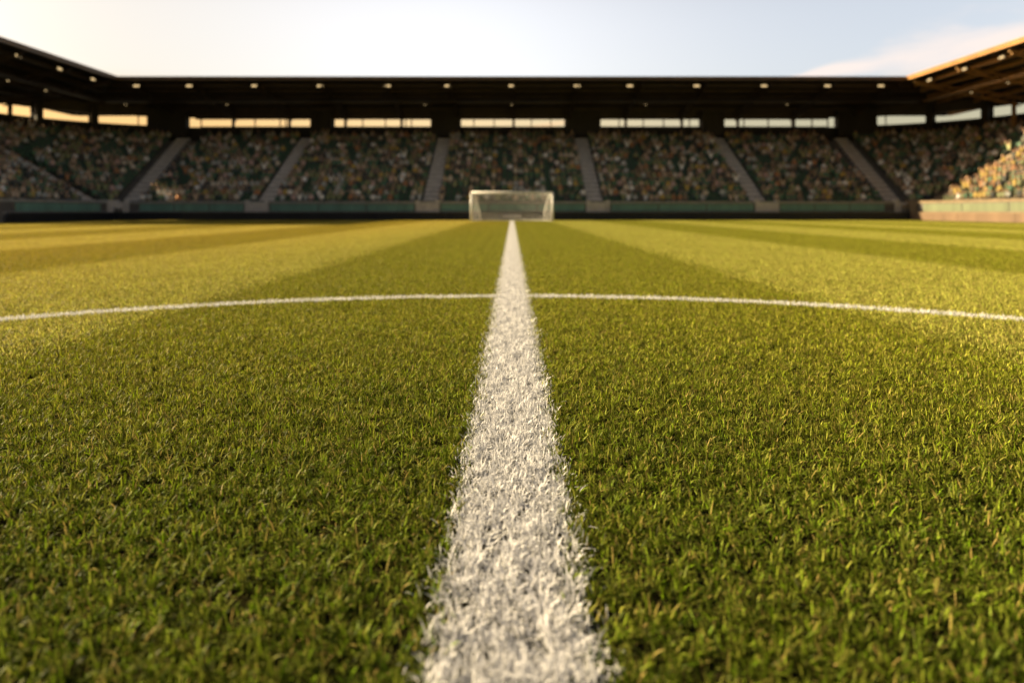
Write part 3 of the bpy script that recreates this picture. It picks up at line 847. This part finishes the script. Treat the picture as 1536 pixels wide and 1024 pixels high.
for p in near:
    x, y, z, hd, stand, k = p
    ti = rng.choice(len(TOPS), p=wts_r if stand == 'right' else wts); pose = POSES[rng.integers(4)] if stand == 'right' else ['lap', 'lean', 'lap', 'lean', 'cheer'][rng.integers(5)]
    sub = int(rng.integers(3))
    key = (pose, ti, sub, stand == 'right')
    if key not in variants:
        src, co, reg = fine[pose]; m2 = src.copy(); m2.name = 'person'
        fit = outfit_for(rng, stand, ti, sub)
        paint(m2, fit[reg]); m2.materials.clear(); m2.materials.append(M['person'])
        variants[key] = m2
    o = bpy.data.objects.new('person', variants[key]); C.objects.link(o)
    o.location = (x + random.uniform(-.05, .05), y + random.uniform(-.05, .05), z)
    o.rotation_euler = (0, 0, hd + random.uniform(-0.25, 0.25)); s = random.uniform(0.94, 1.06); o.scale = (s, s, s)
    what = {'lap': 'hands in lap', 'lean': 'leaning forward', 'cheer': 'both arms raised'}[pose]
    tag(o, f'spectator in {TOPS[ti][0]} top, {what}, {ordinal(k)} row, {STAND_TXT[stand]}', 'person', f'spectators in the {STAND_TXT[stand]}')
# everyone farther off is one crowd
vs, fs, cs, base = [], [], [], 0
faces = {k: [tuple(q.vertices) for q in coarse[k][0].polygons] for k in coarse}
for (x, y, z, hd, stand, k) in rest:
    pose = ['lap', 'lean', 'lap', 'lean', 'cheer'][rng.integers(5)]
    _, co, reg = coarse[pose]; a = hd + rng.uniform(-0.25, 0.25); s = rng.uniform(0.94, 1.06)
    c_, s_ = math.cos(a), math.sin(a)
    q = co * s
    vs.append(np.stack([q[:, 0] * c_ - q[:, 1] * s_ + x, q[:, 0] * s_ + q[:, 1] * c_ + y, q[:, 2] + z], 1))
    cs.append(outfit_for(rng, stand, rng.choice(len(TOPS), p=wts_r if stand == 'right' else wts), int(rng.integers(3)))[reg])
    fs.extend([tuple(i + base for i in f) for f in faces[pose]]); base += len(co)
me = bpy.data.meshes.new('crowd'); me.from_pydata(np.concatenate(vs), [], fs)
paint(me, np.concatenate(cs)); me.materials.append(M['person'])
me.polygons.foreach_set('use_smooth', np.ones(len(me.polygons), dtype=bool))
co_ = bpy.data.objects.new('crowd', me); C.objects.link(co_)
tag(co_, 'crowd of far spectators filling the shaded stands', 'crowd', kind='stuff')

# ------------------------------------------------------------------ light and sky
e, az = R(SUN_ELEV), R(SUN_AZ)
S = Vector((-math.cos(e) * math.cos(az), math.cos(e) * math.sin(az), math.sin(e)))
sun = bpy.data.lights.new('sun', 'SUN'); sun.energy = 5.0; sun.angle = R(0.8); sun.color = (1.0, 0.785, 0.46)
so = bpy.data.objects.new('sun', sun); so.rotation_euler = S.to_track_quat('Z', 'Y').to_euler(); so.location = (-60, 20, 60); C.objects.link(so)
w = bpy.data.worlds.new('World'); scene.world = w; w.use_nodes = True
nt = w.node_tree; N, L = nt.nodes, nt.links; bg = N['Background']
sky = N.new('ShaderNodeTexSky'); sky.sky_type = 'NISHITA'; sky.sun_disc = False
sky.sun_elevation = e; sky.sun_rotation = math.atan2(S.x, S.y); sky.air_density = 1.0; sky.dust_density = 4.0; sky.ozone_density = 1.0; sky.altitude = 50
tc = N.new('ShaderNodeTexCoord')
# cirrus: a thin warm streak rising to the right
sxyz = N.new('ShaderNodeSeparateXYZ'); L.new(tc.outputs['Generated'], sxyz.inputs[0])
az_ = math_node(nt, 'DIVIDE', sxyz.outputs[0], math_node(nt, 'MAXIMUM', sxyz.outputs[1], 0.05))
el_ = math_node(nt, 'DIVIDE', sxyz.outputs[2], math_node(nt, 'MAXIMUM', sxyz.outputs[1], 0.05))
mp = N.new('ShaderNodeMapping'); L.new(tc.outputs['Generated'], mp.inputs['Vector'])
mp.inputs['Rotation'].default_value = (0, R(12), 0); mp.inputs['Scale'].default_value = (3.0, 3.0, 9.0)
n_c = noise(nt, mp.outputs['Vector'], 2.6, 7)
mid = math_node(nt, 'ADD', math_node(nt, 'MULTIPLY', az_, 0.19), 0.118)
wid = math_node(nt, 'MAXIMUM', math_node(nt, 'MULTIPLY', math_node(nt, 'SUBTRACT', az_, 0.41), 0.17), 0.004)
offc = math_node(nt, 'DIVIDE', math_node(nt, 'ABSOLUTE', math_node(nt, 'SUBTRACT', el_, mid)), wid)
shape = math_node(nt, 'SUBTRACT', math_node(nt, 'ADD', n_c, 0.32), math_node(nt, 'MULTIPLY', offc, 0.32))
cl_f = math_node(nt, 'MULTIPLY', math_node(nt, 'MULTIPLY', ramp(nt, shape, 0.45, 0.85), 0.75), math_node(nt, 'GREATER_THAN', sxyz.outputs[1], 0.06))
hz = N.new('ShaderNodeHueSaturation'); hz.inputs['Saturation'].default_value = 0.50; L.new(sky.outputs['Color'], hz.inputs['Color'])
# low sky ahead raised; low sky behind dimmed in place of an unseen stand
lowf = math_node(nt, 'SUBTRACT', 1.0, ramp(nt, sxyz.outputs[2], 0.25, 0.60))
fwd = ramp(nt, sxyz.outputs[1], -0.15, 0.45)
gain = math_node(nt, 'ADD', math_node(nt, 'MULTIPLY', math_node(nt, 'MULTIPLY', lowf, fwd), 0.72), 0.46)
gain = math_node(nt, 'SUBTRACT', gain, math_node(nt, 'MULTIPLY', math_node(nt, 'MULTIPLY', lowf, math_node(nt, 'SUBTRACT', 1.0, fwd)), 0.18))
cream = mix_col(nt, ramp(nt, sxyz.outputs[0], -0.60, 0.02), (0.58, 0.530, 0.465), (1.30, 1.19, 1.10))
cream = mix_col(nt, ramp(nt, sxyz.outputs[0], 0.02, 0.55), cream, (1.06, 1.02, 0.99))
gm = N.new('ShaderNodeVectorMath'); gm.operation = 'SCALE'; L.new(hz.outputs['Color'], gm.inputs[0]); L.new(gain, gm.inputs['Scale'])
gm2 = N.new('ShaderNodeVectorMath'); gm2.operation = 'MULTIPLY'; L.new(gm.outputs[0], gm2.inputs[0]); L.new(cream, gm2.inputs[1])
tint = mix_col(nt, cl_f, gm2.outputs[0], (5.0, 4.2, 3.75))
# warm band of the low sky, strongest towards the sun on the left
low = math_node(nt, 'SUBTRACT', 1.0, ramp(nt, sxyz.outputs[2], 0.130, 0.185))
warm = mix_col(nt, ramp(nt, sxyz.outputs[0], -0.5, 0.35), (1.08, 0.74, 0.36), (0.86, 0.75, 0.52))
tm = N.new('ShaderNodeMix'); tm.data_type = 'RGBA'; tm.blend_type = 'MULTIPLY'
L.new(low, tm.inputs['Factor']); L.new(tint, tm.inputs['A']); L.new(warm, tm.inputs['B'])
L.new(tm.outputs['Result'], bg.inputs['Color']); bg.inputs['Strength'].default_value = 0.075

# ------------------------------------------------------------------ camera
cam = bpy.data.cameras.new('camera'); co = bpy.data.objects.new('camera', cam); C.objects.link(co); scene.camera = co
co.location = (0, 0, CAM_H); co.rotation_euler = (R(90), 0, 0)
cam.sensor_width = 36; cam.lens = 36 * F_PX / 1536; cam.shift_y = -(512 - 316) / 1536
cam.clip_start = 0.05; cam.clip_end = 3000
cam.dof.use_dof = True; cam.dof.focus_distance = 3.0; cam.dof.aperture_fstop = 1.2

scene.render.engine = 'CYCLES'
scene.cycles.use_denoising = True
scene.cycles.max_bounces = 6; scene.cycles.diffuse_bounces = 3; scene.cycles.transmission_bounces = 3; scene.cycles.glossy_bounces = 2
vsn = scene.view_settings
scene.display_settings.display_device = 'sRGB'
vsn.view_transform = 'Standard'; vsn.look = 'None'; vsn.exposure = 1.58; vsn.gamma = 1; vsn.use_curve_mapping = False
